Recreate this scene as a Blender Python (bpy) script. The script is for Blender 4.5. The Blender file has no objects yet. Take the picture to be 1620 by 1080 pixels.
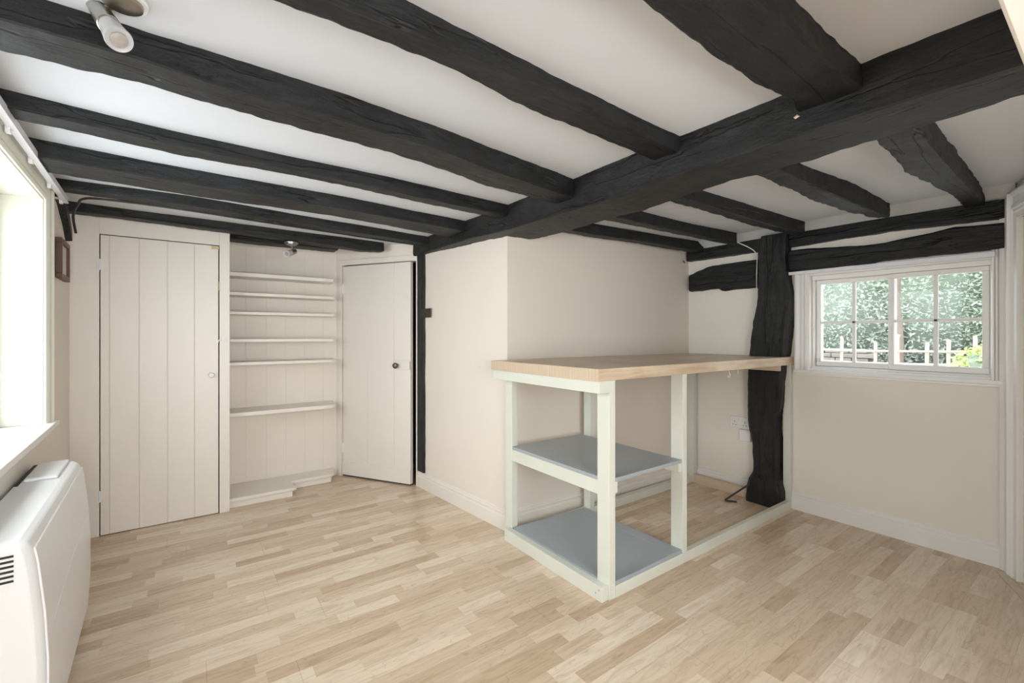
import bpy, bmesh, math, random
from mathutils import Vector, Matrix, noise

# ------------------------------------------------------------------ camera, world, lights, exposure
SC = bpy.context.scene
COL = SC.collection
cam_d = bpy.data.cameras.new('camera')
cam = bpy.data.objects.new('camera', cam_d); COL.objects.link(cam)
cam.location = (0, 0, 1.2)
cam.rotation_euler = (math.pi/2, 0, -math.asin(0.58507))
cam_d.sensor_width = 36; cam_d.sensor_fit = 'HORIZONTAL'
cam_d.lens = 707/1620*36
cam_d.shift_y = -10/1620
cam_d.clip_start = 0.02
SC.camera = cam
SC.view_settings.view_transform = 'Standard'
SC.view_settings.look = 'None'
SC.view_settings.gamma = 1
SC.view_settings.use_curve_mapping = False
SC.view_settings.exposure = 0.08

w = bpy.data.worlds.new('overcast_sky'); SC.world = w; w.use_nodes = True
wn = w.node_tree.nodes; wl = w.node_tree.links
bg = wn['Background']
bg.inputs[0].default_value = (0.90, 0.95, 1.0, 1); bg.inputs[1].default_value = 4.3

def sun(name, rot, e, ang):
    d = bpy.data.lights.new(name, 'SUN'); d.energy = e; d.angle = ang
    o = bpy.data.objects.new(name, d); COL.objects.link(o); o.rotation_euler = rot; return o
sun('sun', Vector((0.25, -0.45, -0.9)).to_track_quat('-Z', 'Y').to_euler(), 2.0, math.radians(12))

def area(name, loc, direc, sx, sy, power, color, spread=180):
    d = bpy.data.lights.new(name, 'AREA'); d.shape = 'RECTANGLE'; d.size = sx; d.size_y = sy
    d.energy = power; d.color = color; d.spread = math.radians(spread)
    o = bpy.data.objects.new(name, d); COL.objects.link(o); o.location = loc
    o.rotation_euler = Vector(direc).to_track_quat('-Z', 'Y').to_euler(); return o
# daylight entering by the left window, and an added fill light behind the photographer
area('daylight_left_window', (-1.00, 1.95, 1.50), (1, 0, -0.38), 1.7, 1.1, 20, (0.95, 0.98, 1.0), 150)
area('rear_fill_light', (0.45, -1.32, 1.15), (0, 1, 0.03), 1.65, 1.25, 45, (0.97, 0.98, 1.0))

# ------------------------------------------------------------------ materials
def mat(name, color, rough=0.5, bump=0.0, bscale=40, metal=0.0, var=0.0, vscale=3.0, stretch=(1, 1, 1), spec=0.5, detail=4):
    m = bpy.data.materials.new(name); m.use_nodes = True
    nt = m.node_tree; N = nt.nodes; L = nt.links
    b = N['Principled BSDF']
    b.inputs['Base Color'].default_value = (*color, 1)
    b.inputs['Roughness'].default_value = rough
    b.inputs['Metallic'].default_value = metal
    b.inputs['Specular IOR Level'].default_value = spec
    tc = N.new('ShaderNodeTexCoord'); mp = N.new('ShaderNodeMapping')
    mp.inputs['Scale'].default_value = stretch
    L.new(tc.outputs['Object'], mp.inputs['Vector'])
    if var > 0:
        n = N.new('ShaderNodeTexNoise'); n.inputs['Scale'].default_value = vscale; n.inputs['Detail'].default_value = detail
        L.new(mp.outputs[0], n.inputs['Vector'])
        mx = N.new('ShaderNodeMix'); mx.data_type = 'RGBA'
        mx.inputs[6].default_value = (*[c*(1-var) for c in color], 1)
        mx.inputs[7].default_value = (*[min(1, c*(1+var)) for c in color], 1)
        L.new(n.outputs[0], mx.inputs[0]); L.new(mx.outputs[2], b.inputs['Base Color'])
    if bump > 0:
        n2 = N.new('ShaderNodeTexNoise'); n2.inputs['Scale'].default_value = bscale; n2.inputs['Detail'].default_value = 5
        L.new(mp.outputs[0], n2.inputs['Vector'])
        bp = N.new('ShaderNodeBump'); bp.inputs['Strength'].default_value = bump; bp.inputs['Distance'].default_value = 0.01
        L.new(n2.outputs[0], bp.inputs['Height']); L.new(bp.outputs[0], b.inputs['Normal'])
    return m

M = {}
M['wall'] = mat('cream_emulsion', (0.79, 0.725, 0.635), 0.85, 0.12, 14, var=0.03, vscale=2, spec=0.2)
M['wall_c'] = mat('cream_emulsion_lit', (0.83, 0.79, 0.715), 0.85, 0.12, 14, var=0.03, vscale=2, spec=0.2)  # cream paint lightened, stronger window daylight put into the colour
M['ceil'] = mat('white_ceiling_plaster', (0.65, 0.67, 0.70), 0.9, 0.15, 7, var=0.02, vscale=2, spec=0.2)
M['gloss'] = mat('cream_gloss_paint', (0.81, 0.76, 0.69), 0.38, 0.08, 25, var=0.025, vscale=6)
M['board'] = mat('painted_boarding', (0.80, 0.735, 0.65), 0.45, 0.10, 18, var=0.03, vscale=5)
M['white'] = mat('white_gloss_paint', (0.84, 0.83, 0.81), 0.35, 0.06, 30, var=0.03, vscale=6)
M['reveal'] = mat('daylight_tinted_gloss', (0.76, 0.755, 0.66), 0.35, 0.05, 20)  # greenish daylight tint put into the paint colour
M['green'] = mat('pale_sage_paint', (0.70, 0.715, 0.63), 0.42, 0.10, 60, var=0.05, vscale=4, stretch=(3, 3, 3))
M['grey'] = mat('slate_grey_shelf_paint', (0.37, 0.41, 0.43), 0.38, 0.03, 50, var=0.04, vscale=3)
M['greyline'] = mat('worn_grey_line', (0.42, 0.455, 0.48), 0.4)
M['raw'] = mat('bare_softwood', (0.66, 0.54, 0.42), 0.6, 0.1, 20, var=0.12, vscale=5, stretch=(8, 1, 8))
M['plastic'] = mat('white_plastic', (0.86, 0.87, 0.88), 0.28)
M['plastic2'] = mat('white_switch_plastic', (0.82, 0.82, 0.82), 0.3)
M['dark'] = mat('black_hole', (0.015, 0.015, 0.015), 0.6)
M['blackmetal'] = mat('black_iron', (0.02, 0.02, 0.02), 0.5)
M['chrome'] = mat('brushed_nickel', (0.42, 0.40, 0.36), 0.32, metal=1.0)
M['brass'] = mat('aged_brass', (0.20, 0.16, 0.10), 0.4, metal=1.0)
M['bronze'] = mat('dark_bronze', (0.06, 0.05, 0.04), 0.4, metal=0.6)
M['track'] = mat('pale_plastic_track', (0.78, 0.78, 0.82), 0.35)
M['frame'] = mat('brown_picture_frame', (0.12, 0.06, 0.038), 0.5, 0.1, 30, var=0.3, vscale=8, stretch=(5, 5, 1))
M['print'] = mat('pale_print', (0.62, 0.58, 0.52), 0.6, var=0.25, vscale=14)
M['tape'] = mat('old_masking_tape', (0.62, 0.50, 0.30), 0.7)
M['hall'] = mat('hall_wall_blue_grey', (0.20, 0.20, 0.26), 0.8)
M['cablew'] = mat('white_cable', (0.78, 0.76, 0.72), 0.5)

def black_timber(name, stretch):
    m = bpy.data.materials.new(name); m.use_nodes = True
    nt = m.node_tree; N = nt.nodes; L = nt.links; b = N['Principled BSDF']
    tc = N.new('ShaderNodeTexCoord'); mp = N.new('ShaderNodeMapping'); mp.inputs['Scale'].default_value = stretch
    L.new(tc.outputs['Object'], mp.inputs['Vector'])
    n = N.new('ShaderNodeTexNoise'); n.inputs['Scale'].default_value = 5; n.inputs['Detail'].default_value = 8; n.inputs['Roughness'].default_value = 0.65
    L.new(mp.outputs[0], n.inputs['Vector'])
    cr = N.new('ShaderNodeValToRGB')
    cr.color_ramp.elements[0].position = 0.35; cr.color_ramp.elements[0].color = (0.005, 0.0055, 0.006, 1)
    cr.color_ramp.elements[1].position = 0.75; cr.color_ramp.elements[1].color = (0.022, 0.0235, 0.026, 1)
    L.new(n.outputs[0], cr.inputs[0]); L.new(cr.outputs[0], b.inputs['Base Color'])
    b.inputs['Roughness'].default_value = 0.50
    b.inputs['Specular IOR Level'].default_value = 0.42
    n2 = N.new('ShaderNodeTexNoise'); n2.inputs['Scale'].default_value = 9; n2.inputs['Detail'].default_value = 9; n2.inputs['Roughness'].default_value = 0.7
    L.new(mp.outputs[0], n2.inputs['Vector'])
    v = N.new('ShaderNodeTexVoronoi'); v.feature = 'DISTANCE_TO_EDGE'; v.inputs['Scale'].default_value = 3.2
    ad = N.new('ShaderNodeVectorMath'); ad.operation = 'ADD'
    sc = N.new('ShaderNodeVectorMath'); sc.operation = 'SCALE'; sc.inputs['Scale'].default_value = 0.6
    L.new(n.outputs[1], sc.inputs[0]); L.new(sc.outputs[0], ad.inputs[0]); L.new(mp.outputs[0], ad.inputs[1])
    L.new(ad.outputs[0], v.inputs['Vector'])
    ms = N.new('ShaderNodeMapRange'); ms.inputs[1].default_value = 0; ms.inputs[2].default_value = 0.012; ms.inputs[3].default_value = -0.5; ms.inputs[4].default_value = 0
    L.new(v.outputs['Distance'], ms.inputs[0])
    mpc = N.new('ShaderNodeMapping'); mpc.inputs['Scale'].default_value = tuple(0.7 if q < 2 else 9 for q in stretch); L.new(tc.outputs['Object'], mpc.inputs['Vector'])
    nc = N.new('ShaderNodeTexNoise'); nc.inputs['Scale'].default_value = 1.1; nc.inputs['Detail'].default_value = 3; L.new(mpc.outputs[0], nc.inputs['Vector'])
    c1 = N.new('ShaderNodeMath'); c1.operation = 'SUBTRACT'; L.new(nc.outputs[0], c1.inputs[0]); c1.inputs[1].default_value = 0.5
    c2 = N.new('ShaderNodeMath'); c2.operation = 'ABSOLUTE'; L.new(c1.outputs[0], c2.inputs[0])
    c3 = N.new('ShaderNodeMapRange'); L.new(c2.outputs[0], c3.inputs[0]); c3.inputs[1].default_value = 0; c3.inputs[2].default_value = 0.012; c3.inputs[3].default_value = -1.6; c3.inputs[4].default_value = 0
    c4 = N.new('ShaderNodeMath'); c4.operation = 'ADD'; L.new(c3.outputs[0], c4.inputs[0]); L.new(ms.outputs[0], c4.inputs[1])
    am = N.new('ShaderNodeMath'); am.operation = 'ADD'; L.new(n2.outputs[0], am.inputs[0]); L.new(c4.outputs[0], am.inputs[1])
    bp = N.new('ShaderNodeBump'); bp.inputs['Strength'].default_value = 0.6; bp.inputs['Distance'].default_value = 0.012
    L.new(am.outputs[0], bp.inputs['Height']); L.new(bp.outputs[0], b.inputs['Normal'])
    return m
M['tx'] = black_timber('black_painted_oak_lengthwise', (1.6, 5, 5))
M['ty'] = black_timber('black_painted_oak_crosswise', (5, 1.6, 5))
M['tz'] = black_timber('black_painted_oak_upright', (5, 5, 1.6))

def floor_mat():
    m = bpy.data.materials.new('maple_strip_laminate'); m.use_nodes = True
    nt = m.node_tree; N = nt.nodes; L = nt.links; b = N['Principled BSDF']
    def math_(op, a, c=None):
        n = N.new('ShaderNodeMath'); n.operation = op
        for i, v in enumerate((a, c)):
            if v is None: continue
            if isinstance(v, (int, float)): n.inputs[i].default_value = v
            else: L.new(v, n.inputs[i])
        return n.outputs[0]
    geo = N.new('ShaderNodeNewGeometry'); sp = N.new('ShaderNodeSeparateXYZ'); L.new(geo.outputs['Position'], sp.inputs[0])
    X, Y = sp.outputs[0], sp.outputs[1]
    row = math_('FLOOR', math_('DIVIDE', math_('ADD', Y, 10), 0.0645))
    wn1 = N.new('ShaderNodeTexWhiteNoise'); wn1.noise_dimensions = '1D'; L.new(row, wn1.inputs['W'])
    xs = math_('DIVIDE', math_('ADD', math_('ADD', X, 20), math_('MULTIPLY', wn1.outputs[0], 3.0)), 0.36)
    # uneven strip lengths
    xs2 = math_('ADD', xs, math_('MULTIPLY', math_('SINE', math_('MULTIPLY', xs, 2.1)), 0.35))
    cell = math_('FLOOR', xs2)
    cb = N.new('ShaderNodeCombineXYZ'); L.new(row, cb.inputs[0]); L.new(cell, cb.inputs[1])
    wn2 = N.new('ShaderNodeTexWhiteNoise'); wn2.noise_dimensions = '2D'; L.new(cb.outputs[0], wn2.inputs['Vector'])
    cr = N.new('ShaderNodeValToRGB'); e = cr.color_ramp.elements
    e[0].position = 0; e[0].color = (0.560, 0.415, 0.290, 1)
    e[1].position = 1; e[1].color = (0.790, 0.670, 0.525, 1)
    x = cr.color_ramp.elements.new(0.25); x.color = (0.655, 0.508, 0.370, 1)
    x = cr.color_ramp.elements.new(0.7); x.color = (0.715, 0.572, 0.430, 1)
    L.new(wn2.outputs[0], cr.inputs[0])
    # grain
    gv = N.new('ShaderNodeCombineXYZ')
    L.new(math_('MULTIPLY', X, 1.6), gv.inputs[0]); L.new(math_('MULTIPLY', Y, 14), gv.inputs[1]); L.new(math_('MULTIPLY', wn2.outputs[0], 37), gv.inputs[2])
    g = N.new('ShaderNodeTexNoise'); g.inputs['Scale'].default_value = 3.5; g.inputs['Detail'].default_value = 6; g.inputs['Distortion'].default_value = 1.1
    L.new(gv.outputs[0], g.inputs['Vector'])
    gr = N.new('ShaderNodeValToRGB'); q = gr.color_ramp.elements
    q[0].position = 0.28; q[0].color = (0.80, 0.76, 0.71, 1); q[1].position = 0.56; q[1].color = (1.04, 1.04, 1.04, 1)
    L.new(g.outputs[0], gr.inputs[0])
    mx = N.new('ShaderNodeMix'); mx.data_type = 'RGBA'; mx.blend_type = 'MULTIPLY'; mx.inputs[0].default_value = 0.75
    L.new(cr.outputs[0], mx.inputs[6]); L.new(gr.outputs[0], mx.inputs[7])
    # fine contour figure of the maple
    cv = N.new('ShaderNodeCombineXYZ')
    L.new(math_('MULTIPLY', X, 2.4), cv.inputs[0]); L.new(math_('MULTIPLY', Y, 9), cv.inputs[1]); L.new(math_('MULTIPLY', wn2.outputs[0], 61), cv.inputs[2])
    cn = N.new('ShaderNodeTexNoise'); cn.inputs['Scale'].default_value = 1.3; cn.inputs['Detail'].default_value = 2; L.new(cv.outputs[0], cn.inputs['Vector'])
    ct_ = math_('FRACT', math_('MULTIPLY', cn.outputs[0], 14)); ln = math_('LESS_THAN', ct_, 0.13)
    pn = N.new('ShaderNodeTexNoise'); pn.inputs['Scale'].default_value = 3.0; L.new(cv.outputs[0], pn.inputs['Vector'])
    lf = math_('MULTIPLY', ln, math_('MULTIPLY', math_('GREATER_THAN', pn.outputs[0], 0.5), 0.22))
    mg = N.new('ShaderNodeMix'); mg.data_type = 'RGBA'; mg.blend_type = 'MULTIPLY'
    L.new(lf, mg.inputs[0]); L.new(mx.outputs[2], mg.inputs[6]); mg.inputs[7].default_value = (0.55, 0.45, 0.36, 1)
    # plank joints every three strips
    p = math_('FRACT', math_('DIVIDE', math_('ADD', Y, 10), 0.1935))
    d = math_('ABSOLUTE', math_('SUBTRACT', p, 0.5)); jl = math_('GREATER_THAN', d, 0.4965)
    prow = math_('FLOOR', math_('DIVIDE', math_('ADD', Y, 10), 0.1935))
    wn3 = N.new('ShaderNodeTexWhiteNoise'); wn3.noise_dimensions = '1D'; L.new(prow, wn3.inputs['W'])
    pe = math_('FRACT', math_('DIVIDE', math_('ADD', math_('ADD', X, 20), math_('MULTIPLY', wn3.outputs[0], 1.2)), 1.2))
    je = math_('LESS_THAN', pe, 0.0016)
    jj = math_('MAXIMUM', jl, je)
    mj = N.new('ShaderNodeMix'); mj.data_type = 'RGBA'; mj.blend_type = 'MULTIPLY'
    L.new(math_('MULTIPLY', jj, 0.4), mj.inputs[0]); L.new(mg.outputs[2], mj.inputs[6]); mj.inputs[7].default_value = (0.45, 0.36, 0.28, 1)
    L.new(mj.outputs[2], b.inputs['Base Color'])
    b.inputs['Roughness'].default_value = 0.27
    b.inputs['Specular IOR Level'].default_value = 0.45
    bp = N.new('ShaderNodeBump'); bp.inputs['Strength'].default_value = 0.05; bp.inputs['Distance'].default_value = 0.002
    L.new(g.outputs[0], bp.inputs['Height']); L.new(bp.outputs[0], b.inputs['Normal'])
    return m
M['floor'] = floor_mat()

def worktop_mat():
    m = bpy.data.materials.new('pale_wood_laminate'); m.use_nodes = True
    nt = m.node_tree; N = nt.nodes; L = nt.links; b = N['Principled BSDF']
    tc = N.new('ShaderNodeTexCoord'); mp = N.new('ShaderNodeMapping'); mp.inputs['Scale'].default_value = (0.5, 9, 1.5)
    L.new(tc.outputs['Object'], mp.inputs['Vector'])
    n = N.new('ShaderNodeTexNoise'); n.inputs['Scale'].default_value = 5; n.inputs['Detail'].default_value = 7; n.inputs['Distortion'].default_value = 0.7
    L.new(mp.outputs[0], n.inputs['Vector'])
    mp2 = N.new('ShaderNodeMapping'); mp2.inputs['Scale'].default_value = (1.2, 1, 22)
    L.new(tc.outputs['Object'], mp2.inputs['Vector'])
    n2 = N.new('ShaderNodeTexNoise'); n2.inputs['Scale'].default_value = 2.0; n2.inputs['Detail'].default_value = 4; n2.inputs['Distortion'].default_value = 0.9
    L.new(mp2.outputs[0], n2.inputs['Vector'])
    mxv = N.new('ShaderNodeMath'); mxv.operation = 'ADD'; L.new(n.outputs[0], mxv.inputs[0]); L.new(n2.outputs[0], mxv.inputs[1])
    hv = N.new('ShaderNodeMath'); hv.operation = 'MULTIPLY'; hv.inputs[1].default_value = 0.5; L.new(mxv.outputs[0], hv.inputs[0])
    cr = N.new('ShaderNodeValToRGB'); e = cr.color_ramp.elements
    e[0].position = 0.36; e[0].color = (0.50, 0.36, 0.24, 1); e[1].position = 0.62; e[1].color = (0.72, 0.59, 0.43, 1)
    L.new(hv.outputs[0], cr.inputs[0]); L.new(cr.outputs[0], b.inputs['Base Color'])
    b.inputs['Roughness'].default_value = 0.38
    return m
M['worktop'] = worktop_mat()
M['endgrain'] = mat('striped_end_grain', (0.60, 0.475, 0.345), 0.5, var=0.30, vscale=1.6, stretch=(1, 75, 0.6), detail=2)

def glass_mat():
    m = bpy.data.materials.new('window_glass'); m.use_nodes = True
    nt = m.node_tree; N = nt.nodes; L = nt.links
    N.remove(N['Principled BSDF']); out = N['Material Output']
    t = N.new('ShaderNodeBsdfTransparent'); g = N.new('ShaderNodeBsdfGlossy'); g.inputs['Roughness'].default_value = 0.02
    t.inputs[0].default_value = (0.97, 0.98, 0.98, 1)
    f = N.new('ShaderNodeFresnel'); f.inputs[0].default_value = 1.45
    mx = N.new('ShaderNodeMixShader'); fm = N.new('ShaderNodeMath'); fm.operation = 'MULTIPLY'; fm.inputs[1].default_value = 0.25; L.new(f.outputs[0], fm.inputs[0]); L.new(fm.outputs[0], mx.inputs[0]); L.new(t.outputs[0], mx.inputs[1]); L.new(g.outputs[0], mx.inputs[2])
    L.new(mx.outputs[0], out.inputs['Surface'])
    return m
M['glass'] = glass_mat()
M['lampface'] = mat('clear_lamp_face', (0.55, 0.55, 0.56), 0.15, metal=0.6, var=0.5, vscale=60)
def bulb_mat():
    m = mat('frosted_lamp_glass', (0.85, 0.85, 0.86), 0.25)
    b = m.node_tree.nodes['Principled BSDF']; b.inputs['Transmission Weight'].default_value = 0.45
    return m
M['bulb'] = bulb_mat()
def leaf_mat(name, c1, c2):
    m = bpy.data.materials.new(name); m.use_nodes = True
    nt = m.node_tree; N = nt.nodes; L = nt.links; b = N['Principled BSDF']
    geo = N.new('ShaderNodeNewGeometry')
    mx = N.new('ShaderNodeMix'); mx.data_type = 'RGBA'
    mx.inputs[6].default_value = (*c1, 1); mx.inputs[7].default_value = (*c2, 1)
    L.new(geo.outputs['Random Per Island'], mx.inputs[0]); L.new(mx.outputs[2], b.inputs['Base Color'])
    b.inputs['Roughness'].default_value = 0.45
    tr = N.new('ShaderNodeBsdfTranslucent'); L.new(mx.outputs[2], tr.inputs[0])
    ms = N.new('ShaderNodeMixShader'); ms.inputs[0].default_value = 0.35
    L.new(b.outputs[0], ms.inputs[1]); L.new(tr.outputs[0], ms.inputs[2]); L.new(ms.outputs[0], N['Material Output'].inputs['Surface'])
    return m
M['leaf1'] = leaf_mat('hazed_green_leaves', (0.40, 0.49, 0.40), (0.82, 0.87, 0.77))  # greens paled towards white, bright outdoor haze put into the colour
M['leaf2'] = leaf_mat('yellow_green_leaves', (0.42, 0.55, 0.18), (0.78, 0.86, 0.45))
M['leaf3'] = leaf_mat('dark_yew_needles', (0.10, 0.14, 0.13), (0.24, 0.30, 0.28))
M['bark'] = mat('bark', (0.20, 0.15, 0.12), 0.9, 0.5, 20, var=0.3, vscale=6)
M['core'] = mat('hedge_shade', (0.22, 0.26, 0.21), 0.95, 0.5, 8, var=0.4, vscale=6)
M['fence'] = mat('pale_fence_wood', (0.55, 0.46, 0.36), 0.8, 0.2, 20, var=0.15, vscale=5)
M['stone'] = mat('dry_stone', (0.25, 0.23, 0.21), 0.9, 0.6, 6, var=0.35, vscale=5, stretch=(1, 1, 2.5))
M['gravel'] = mat('pale_gravel', (0.34, 0.33, 0.31), 0.95, 0.4, 50, var=0.1, vscale=8)
M['tub'] = mat('blue_grey_water_butt', (0.16, 0.20, 0.25), 0.5)

# ------------------------------------------------------------------ helpers
WL = {}
class MB:
    def __init__(s): s.v = []; s.f = []
    def add(s, vs, fs):
        o = len(s.v); s.v += [tuple(v) for v in vs]; s.f += [tuple(i+o for i in f) for f in fs]; return s
    def box(s, x0, x1, y0, y1, z0, z1):
        if x0 > x1: x0, x1 = x1, x0
        if y0 > y1: y0, y1 = y1, y0
        if z0 > z1: z0, z1 = z1, z0
        return s.add([(x0,y0,z0),(x1,y0,z0),(x1,y1,z0),(x0,y1,z0),(x0,y0,z1),(x1,y0,z1),(x1,y1,z1),(x0,y1,z1)],
                     [(0,3,2,1),(4,5,6,7),(0,1,5,4),(1,2,6,5),(2,3,7,6),(3,0,4,7)])
    def obox(s, fr, u0, u1, n0, n1, z0, z1):
        """box in a wall frame: u along the wall, n outwards into the room"""
        if u0 > u1: u0, u1 = u1, u0
        if n0 > n1: n0, n1 = n1, n0
        P = [fr.p(u, n, z) for z in (z0, z1) for (u, n) in ((u0,n0),(u1,n0),(u1,n1),(u0,n1))]
        fs = [(0,3,2,1),(4,5,6,7),(0,1,5,4),(1,2,6,5),(2,3,7,6),(3,0,4,7)]
        if fr.flip: fs = [tuple(reversed(f)) for f in fs]
        return s.add(P, fs)
    def prism(s, poly, z0, z1):
        n = len(poly); a = sum(poly[i][0]*poly[(i+1)%n][1]-poly[(i+1)%n][0]*poly[i][1] for i in range(n))
        if a < 0: poly = poly[::-1]
        vs = [(x,y,z0) for x,y in poly]+[(x,y,z1) for x,y in poly]
        fs = [tuple(range(n))[::-1], tuple(range(n,2*n))]+[(i,(i+1)%n,n+(i+1)%n,n+i) for i in range(n)]
        return s.add(vs, fs)
    def sweep(s, ring0, ring1):
        n = len(ring0)
        return s.add(list(ring0)+list(ring1), [tuple(range(n))[::-1], tuple(range(n,2*n))]+[(i,(i+1)%n,n+(i+1)%n,n+i) for i in range(n)])
    def tube(s, pts, r, seg=8, cap=True):
        pts = [Vector(p) for p in pts]; rs = r if isinstance(r, (list, tuple)) else [r]*len(pts)
        rings = []; prev = None
        for i, p in enumerate(pts):
            t = (pts[min(i+1,len(pts)-1)]-pts[max(i-1,0)]).normalized()
            if prev is None:
                a = Vector((0,0,1)) if abs(t.z) < .9 else Vector((1,0,0)); u = t.cross(a).normalized()
            else: u = (prev - t*prev.dot(t)).normalized()
            prev = u; v = t.cross(u)
            rings.append([p+(u*math.cos(2*math.pi*k/seg)+v*math.sin(2*math.pi*k/seg))*rs[i] for k in range(seg)])
        vs = [q for R in rings for q in R]; fs = []
        for i in range(len(rings)-1):
            for k in range(seg):
                fs.append((i*seg+k, i*seg+(k+1)%seg, (i+1)*seg+(k+1)%seg, (i+1)*seg+k))
        if cap: fs += [tuple(range(seg))[::-1], tuple((len(rings)-1)*seg+k for k in range(seg))]
        return s.add(vs, fs)
    def lathe(s, prof, org, axis=(0,0,1), seg=28):
        """prof: (radius, distance along the axis)"""
        ax = Vector(axis).normalized(); a = Vector((0,0,1)) if abs(ax.z) < .9 else Vector((1,0,0))
        u = ax.cross(a).normalized(); v = ax.cross(u); org = Vector(org); vs = []; fs = []
        for r, h in prof:
            for k in range(seg):
                t = 2*math.pi*k/seg; vs.append(org+ax*h+(u*math.cos(t)+v*math.sin(t))*max(r, 1e-5))
        for i in range(len(prof)-1):
            for k in range(seg): fs.append((i*seg+k, i*seg+(k+1)%seg, (i+1)*seg+(k+1)%seg, (i+1)*seg+k))
        fs += [tuple(range(seg))[::-1], tuple((len(prof)-1)*seg+k for k in range(seg))]
        return s.add(vs, fs)
    def build(s, name, m, parent=None, bevel=0.0, smooth=None, label=None):
        xs, ys, zs = zip(*s.v)
        c = Vector(((min(xs)+max(xs))/2, (min(ys)+max(ys))/2, min(zs)))
        me = bpy.data.meshes.new(name); me.from_pydata([(x-c.x,y-c.y,z-c.z) for x,y,z in s.v], [], s.f)
        bm = bmesh.new(); bm.from_mesh(me); bmesh.ops.recalc_face_normals(bm, faces=bm.faces); bm.to_mesh(me); bm.free()
        me.update()
        if smooth is not None:
            me.polygons.foreach_set('use_smooth', [True]*len(me.polygons)); me.set_sharp_from_angle(angle=math.radians(smooth))
        me.materials.append(M[m] if isinstance(m, str) else m)
        o = bpy.data.objects.new(name, me); COL.objects.link(o)
        WL[o.name] = c
        if parent is not None: o.parent = parent; o.location = c-WL[parent.name]
        else: o.location = c
        if bevel > 0:
            b = o.modifiers.new('bevel', 'BEVEL'); b.width = bevel; b.segments = 2; b.limit_method = 'ANGLE'; b.angle_limit = math.radians(35)
        if label: o['label'] = label
        return o

class Frame:
    """a wall's own frame: u along p0->p1, n into the room"""
    def __init__(s, p0, p1, side=1):
        s.o = Vector((*p0, 0)); d = Vector((p1[0]-p0[0], p1[1]-p0[1], 0)); s.L = d.length; s.d = d/s.L
        s.n = Vector((s.d.y, -s.d.x, 0))*side; s.flip = side > 0
    def p(s, u, n, z): return s.o+s.d*u+s.n*n+Vector((0, 0, z))

def thing(name, label, cat, loc, group=None):
    o = bpy.data.objects.new(name, None); COL.objects.link(o); o.location = loc; WL[o.name] = Vector(loc)
    o.empty_display_size = 0.1
    o['label'] = label; o['category'] = cat
    if group: o['group'] = group
    return o
def tag(o, label, cat, group=None, kind=None):
    o['label'] = label; o['category'] = cat
    if group: o['group'] = group
    if kind: o['kind'] = kind
    return o
def struct(o, label=None, cat=None):
    o['kind'] = 'structure'
    if label: o['label'] = label
    if cat: o['category'] = cat
    return o

ZC = 1.94
# ------------------------------------------------------------------ room shell
FL = Frame((-0.41, 0.0), (-0.565, 3.6), 1)      # left wall, n to +X
L0 = FL.p(-1.4, 0, 0); LC = (-0.565, 3.6)
RIGHT = Frame((3.40, 2.176), (3.40, 0.375), 1)   # n to -X
FA = Frame((1.485, 3.325), (1.583, 2.243), 1)     # wall A: n?
FB = Frame((1.583, 2.243), (3.40, 2.176), 1)
FD = Frame((1.030, 3.99), (1.485, 3.325), 1)      # diagonal door wall
FR = Frame((3.40, 0.375), (1.55, -0.41), 1)       # right door wall

def wallmesh(fr, u0, u1, t, z0, z1, holes=()):
    us = sorted({u0, u1, *[h[0] for h in holes], *[h[1] for h in holes]})
    zs = sorted({z0, z1, *[h[2] for h in holes], *[h[3] for h in holes]})
    b = MB()
    for i in range(len(us)-1):
        for k in range(len(zs)-1):
            cu = (us[i]+us[i+1])/2; cz = (zs[k]+zs[k+1])/2
            if any(h[0] < cu < h[1] and h[2] < cz < h[3] for h in holes): continue
            b.obox(fr, us[i], us[i+1], -t, 0, zs[k], zs[k+1])
    return b
def check(fr, target):   # flip the frame so that n points to the target point
    if (Vector((*target, 0))-fr.o).dot(fr.n) < 0: fr.n = -fr.n
    fr.flip = (fr.d.cross(fr.n)).z < 0
for fr in (FL, RIGHT, FA, FB, FD, FR): check(fr, (1.0, 1.2))
check(FD, (0.6, 2.5))

def top(z): return z
# floor / ceiling outline (generous, walls cover the edges)
outline = [(-0.8, -1.3), (3.6, -1.3), (3.6, 2.3), (1.75, 2.35), (1.7, 4.6), (-0.8, 4.6)]
o = MB().prism(outline, -0.06, 0.0).build('floor', 'floor'); struct(o, 'pale maple strip laminate floor', 'floor')
# ceiling: gently uneven plaster
b = MB(); nx, ny = 70, 90; x0, x1, y0, y1 = -0.75, 3.6, -1.25, 4.2
vs = []
for j in range(ny+1):
    for i in range(nx+1):
        x = x0+(x1-x0)*i/nx; y = y0+(y1-y0)*j/ny
        vs.append((x, y, ZC+0.004*noise.noise(Vector((x*1.7, y*1.7, 3.1)))))
fs = [(j*(nx+1)+i, (j+1)*(nx+1)+i, (j+1)*(nx+1)+i+1, j*(nx+1)+i+1) for j in range(ny) for i in range(nx)]
b.add(vs, fs); b.box(x0, x1, y0, y1, ZC+0.03, ZC+0.09)
o = b.build('ceiling', 'ceil', smooth=30); struct(o, 'white plaster ceiling between the black beams', 'ceiling')

def uof(fr, pt): return (Vector((*pt, 0))-fr.o).dot(fr.d)
# left wall with deep window opening (Y 1.15 .. 2.85)
uw0, uw1 = uof(FL, (-0.46, 1.15)), uof(FL, (-0.53, 2.85))
WZ0, WZ1 = 0.785, 1.81
o = wallmesh(FL, -1.4, FL.L+0.5, 0.20, 0, ZC+0.02, [(uw0, uw1, WZ0, WZ1)]).build('wall_left', 'wall'); struct(o, 'cream wall with the deep window at left', 'wall')
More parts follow.
